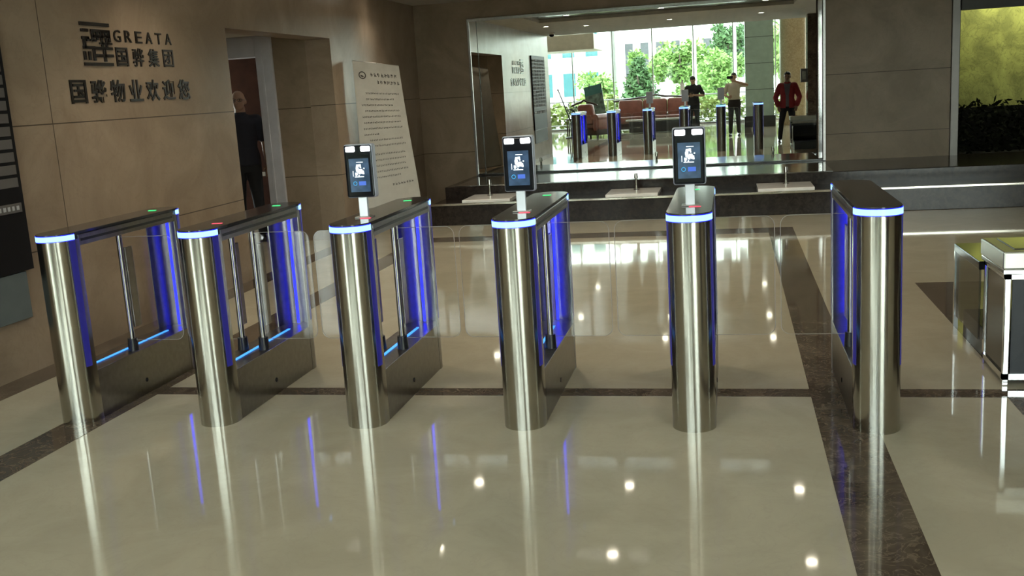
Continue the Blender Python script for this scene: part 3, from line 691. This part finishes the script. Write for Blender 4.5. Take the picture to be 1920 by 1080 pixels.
# ================================================================ lounge furniture in the entrance hall (seen in the mirror)
LEATHER = mat('red_brown_leather', (.24, .085, .065), .4, noise=.15); LEATHER_D = mat('dark_carved_wood', (.03, .012, .008), .35)
def sofa(label, loc, rz, wdt, seats, cat):
    t = thing('leather_sofa' if seats > 1 else 'leather_armchair', label, cat, loc, rz)
    MB().box((0, 0, .18), (wdt, .85, .20), .03).build('base', LEATHER_D, t)
    for k in range(seats):
        wd = (wdt - .44) / seats; x = -wdt / 2 + .22 + wd * (k + .5)
        MB().box((x, .06, .38), (wd - .01, .74, .22), .06, seg=4).build('seat_cushion', LEATHER, t)
        b = MB().box((x, -.32, .72), (wd - .01, .24, .62), .09, Matrix.Rotation(math.radians(12), 4, 'X'), seg=4); b.build('back_cushion', LEATHER, t)
    for sx in (-1, 1):
        MB().box((sx * (wdt / 2 - .11), .0, .40), (.22, .86, .42), .06, seg=4).tube((sx * (wdt / 2 - .11), -.42, .60), (sx * (wdt / 2 - .11), .43, .60), .12).build('arm', LEATHER, t)
        for sy in (-1, 1): MB().tube((sx * (wdt / 2 - .1), sy * .34, 0), (sx * (wdt / 2 - .1), sy * .34, .10), .03, .045).build('leg', LEATHER_D, t)
    n = 16; pts = [V((i / n - .5) * wdt * .96, -.43, 1.0 + .10 * math.sin(math.pi * i / n) + (.06 * max(0, 1 - abs(i - n / 2) / 2))) for i in range(n + 1)]
    MB().limb(pts, [.03] * (n + 1), 8).build('crest_rail', LEATHER_D, t)
    return t
sofa('long red leather sofa with carved crest rail below the windows, in the mirror', (-2.45, -6.1, 0), 0, 2.9, 3, 'sofa')
sofa('red leather armchair beside the easel board, in the mirror', (-4.15, -3.3, 0), math.radians(-150), 1.0, 1, 'armchair')
ct = thing('coffee_table', 'dark low coffee table in front of the red sofa', 'table', (-2.1, -4.7, 0))
MB().box((0, 0, .40), (2.3, .8, .05), .012).build('table_top', mat('pale_stone_top', (.45, .43, .38), .15), ct)
MB().box((0, 0, .20), (2.1, .68, .36), .01).build('pedestal', mat('dark_plinth', (.03, .03, .032), .35), ct)
st_ = thing('side_table', 'small dark side table with a potted plant beside the armchair', 'table', (-4.95, -4.6, 0))
MB().box((0, 0, .55), (.5, .5, .04), .008).build('table_top', LEATHER_D, st_)
for sx in (-1, 1):
    for sy in (-1, 1): MB().box((sx * .2, sy * .2, .265), (.04, .04, .53), .004).build('leg', LEATHER_D, st_)
pp = thing('potted_plant', 'small dark potted plant on the side table', 'plant', (-4.95, -4.6, .57))
MB().tube((0, 0, 0), (0, 0, .16), .07, .10).build('pot', WHITES, pp)
leaves(120, lambda rn: V(rn.gauss(0, .09), rn.gauss(0, .09), .18 + abs(rn.gauss(0, .09))), .09, 9).build('foliage', mat('plant_leaf', (.04, .06, .03), .5), pp, smooth=0)
ez = thing('easel_board', 'printed board leaning on an easel by the facade, in the mirror', 'board', (-4.35, -5.4, 0), math.radians(12))
rx = Matrix.Rotation(math.radians(10), 4, 'X') @ Matrix.Rotation(math.radians(-11), 4, 'Y')
MB().box((0, .0, 1.10), (.62, .02, 1.0), .003, rx).build('board', mat('board_print', (.12, .17, .15), .4, noise=.7, nscale=7), ez)
MB().box((-.065, -.053, 1.435), (.60, .02, .30), 0, rx).build('board_header', mat('teal_print', (.05, .16, .16), .4), ez)
b = MB(); b.tube((-.28, .08, 0), (-.20, -.08, 1.65), .015).tube((.28, .08, 0), (.20, -.08, 1.65), .015).tube((0, -.5, 0), (0, -.08, 1.6), .015); b.build('easel_legs', LEATHER_D, ez)
gp = thing('dark_pole_stand', 'slim dark leaning stand at the left end of the hall, in the mirror', 'stand', (-5.1, -3.6, 0))
b = MB().tube((.18, 0, .55), (-.16, 0, 1.5), .022, .016).ball((-.165, 0, 1.51), .03); b.build('pole', BLACK, gp)
MB().tube((.2, 0, 0), (.2, 0, .03), .2).tube((.2, 0, .03), (.19, 0, .6), .02).build('base', BLACK, gp)
# clad columns behind the photographer
PANELG = mat('grey_green_panel', (.36, .47, .41), .35)
c1 = struct(MB().mm(.50, 1.36, -5.4, -4.6, .34, 6).build('wall_column', PANELG))
for z in (1.15, 1.95, 2.75, 3.55): MB().mm(.495, 1.365, -5.405, -4.595, z, z + .014).build('panel_joint', mat('dark_joint', (.02, .025, .022), .4), c1)
struct(MB().mm(.46, 1.40, -5.44, -4.56, 0, .34).build('baseboard_column', mat('dark_plinth', (.03, .03, .032), .35)))
struct(MB().tube((1.98, -5.2, 0), (1.98, -5.2, 6), .42, n=40).build('wall_column', marble('speckled_granite', (.42, .32, .18), (.62, .50, .33), (.2, .15, .10), .3, 22, .6)))

# ================================================================ outdoors (beyond the facade, seen in the mirror)
struct(MB().mm(-60, 60, -70, FY - .05, -.16, -.06).build('ground', mat('pale_paving', (.55, .55, .50), .8)))
rl = thing('railing', 'thin steel railing outside the glass facade', 'railing', (0, -10.4, -.06))
b = MB().tube((-9, 0, 1.08), (6, 0, 1.08), .022).tube((-9, 0, .2), (6, 0, .2), .015); b.build('rails', STEEL_D, rl)
for k in range(11): MB().tube((-9 + 1.5 * k, 0, 0), (-9 + 1.5 * k, 0, 1.08), .018).build('post', STEEL_D, rl)
LEAFS = [mat('tree_leaf_bright', (.15, .26, .06), .7), mat('tree_leaf_mid', (.045, .105, .03), .7), mat('tree_leaf_yellow', (.16, .20, .04), .7)]
BARK = mat('bark', (.09, .065, .05), .9)
def tree(label, x, y, h, r, lm, seed, shape='round', n=2600, size=.34):
    t = thing('tree' if shape != 'bush' else 'shrub', label, 'tree' if shape != 'bush' else 'shrub', (x, y, -.06), 0, 'trees outside')
    rn0 = random.Random(seed); cl = [(rn0.gauss(0, .45), rn0.gauss(0, .45), rn0.uniform(-.7, .8), rn0.uniform(.28, .5)) for _ in range(16)]
    def f(rn):
        if shape == 'cone':
            k = rn.random() ** .7; a = rn.random() * 6.283; q = r * (1 - .92 * (1 - k)) * (.75 + .25 * math.sin(a * 5 + k * 22)) * rn.random() ** .35
            return V(q * math.cos(a), q * math.sin(a), h * (1 - k * .9))
        c = rn.choice(cl); d = V(rn.gauss(0, 1), rn.gauss(0, 1), rn.gauss(0, 1)).normalized() * c[3] * rn.random() ** .3
        zc = h - r * 1.25 if shape != 'bush' else h * .5
        p = V((c[0] + d.x) * r, (c[1] + d.y) * r, zc + (c[2] + d.z) * (r if shape != 'bush' else h * .5))
        p.z = max(p.z, .05); return p
    leaves(n, f, size, seed, .6).build('crown', lm, t, smooth=0)
    b = MB(); b.limb([V(0, 0, 0), V(.05, 0, h * .3), V(0, .05, h * .62)], [.12, .10, .05], 8)
    for k in range(4): a = k * 1.6; b.limb([V(.03, 0, h * .38), V(r * .5 * math.cos(a), r * .5 * math.sin(a), h * .7)], [.06, .025], 8)
    b.build('trunk', BARK, t)
tree('conical dark evergreen outside the facade', -4.1, -20, 2.8, 1.35, LEAFS[1], 1, 'cone', 4200, .20)
tree('broad bright green tree in the middle outside the facade', -2.35, -24, 4.1, 1.35, LEAFS[0], 2, n=5200, size=.22)
tree('bright low tree nearest the grey-green column', -.35, -21, 2.9, .95, LEAFS[0], 3, n=3200, size=.20)
tree('taller darker tree standing furthest back on the right', .0, -33, 4.9, 1.25, LEAFS[1], 4, n=2200, size=.26)
tree('low yellow-green shrub beyond the railing', -5.6, -15, 1.25, 1.0, LEAFS[2], 5, 'bush', 1500, .2)
tree('round pale shrub between the easel and the evergreen', -6.6, -24, 2.3, .95, LEAFS[0], 6, 'bush', 1600, .22)
tree('wide bright thicket behind the broad green tree', -1.2, -28.5, 3.0, 1.7, LEAFS[0], 8, 'bush', 3600, .24)
tree('tree at the right edge of the facade', 3.0, -20, 4.5, 1.3, LEAFS[0], 7, n=2000)
hd2 = lambda rn: V(-9 + 12 * rn.random(), -13.2 + 1.2 * rn.random(), .9 * rn.random() - .05)
tag(leaves(3500, hd2, .22, 21, .6).build('outdoor_hedge', LEAFS[2], None, smooth=0), 'low yellow-green hedge along the pavement outside', 'hedge', None, 'stuff')
for (x, y), lb in zip(((-1.35, -14), (.25, -17)), ('white lamp pole outside in front of the broad tree', 'white lamp pole outside beside the grey-green column')):
    p = thing('lamp_pole', lb, 'pole', (x, y, -.06)); MB().tube((0, 0, 0), (0, 0, 6.5), .09, .07).build('pole', WHITES, p); MB().box((0, .4, 6.5), (.14, .9, .08), .02).build('lamp_head', WHITES, p); MB().tube((0, 0, 0), (0, 0, .25), .16, .12).build('base', WHITES, p)
def block(label, x0, x1, y, d, h, wc, nw, nh, wm):
    t = thing('building', label, 'building', ((x0 + x1) / 2, y, -.06)); wd = x1 - x0
    MB().mm(-wd / 2, wd / 2, -d, 0, 0, h).build('wall', wc, t)
    MB().mm(-wd / 2 - .2, wd / 2 + .2, -d - .2, .2, h, h + .3).build('roof', wc, t)
    for i in range(nw):
        for j in range(nh):
            cx = -wd / 2 + wd * (i + .5) / nw; cz = h * (j + .6) / nh
            fr_ = MB().mm(cx - wd / nw * .26, cx + wd / nw * .26, -.05, .04, cz - h / nh * .3, cz + h / nh * .3).build('window', wm, t)
WB = mat('white_render', (.62, .63, .60), .8); TW = mat('teal_window', (.03, .10, .11), .5, spec=.2); GW = mat('grey_window', (.06, .065, .07), .5, spec=.2)
block('long white building with teal windows far outside', -26, -9.5, -52, 10, 12, WB, 9, 4, TW)
block('white office building with tall grey window slots far outside', -8.5, 4, -56, 10, 16, WB, 10, 3, GW)
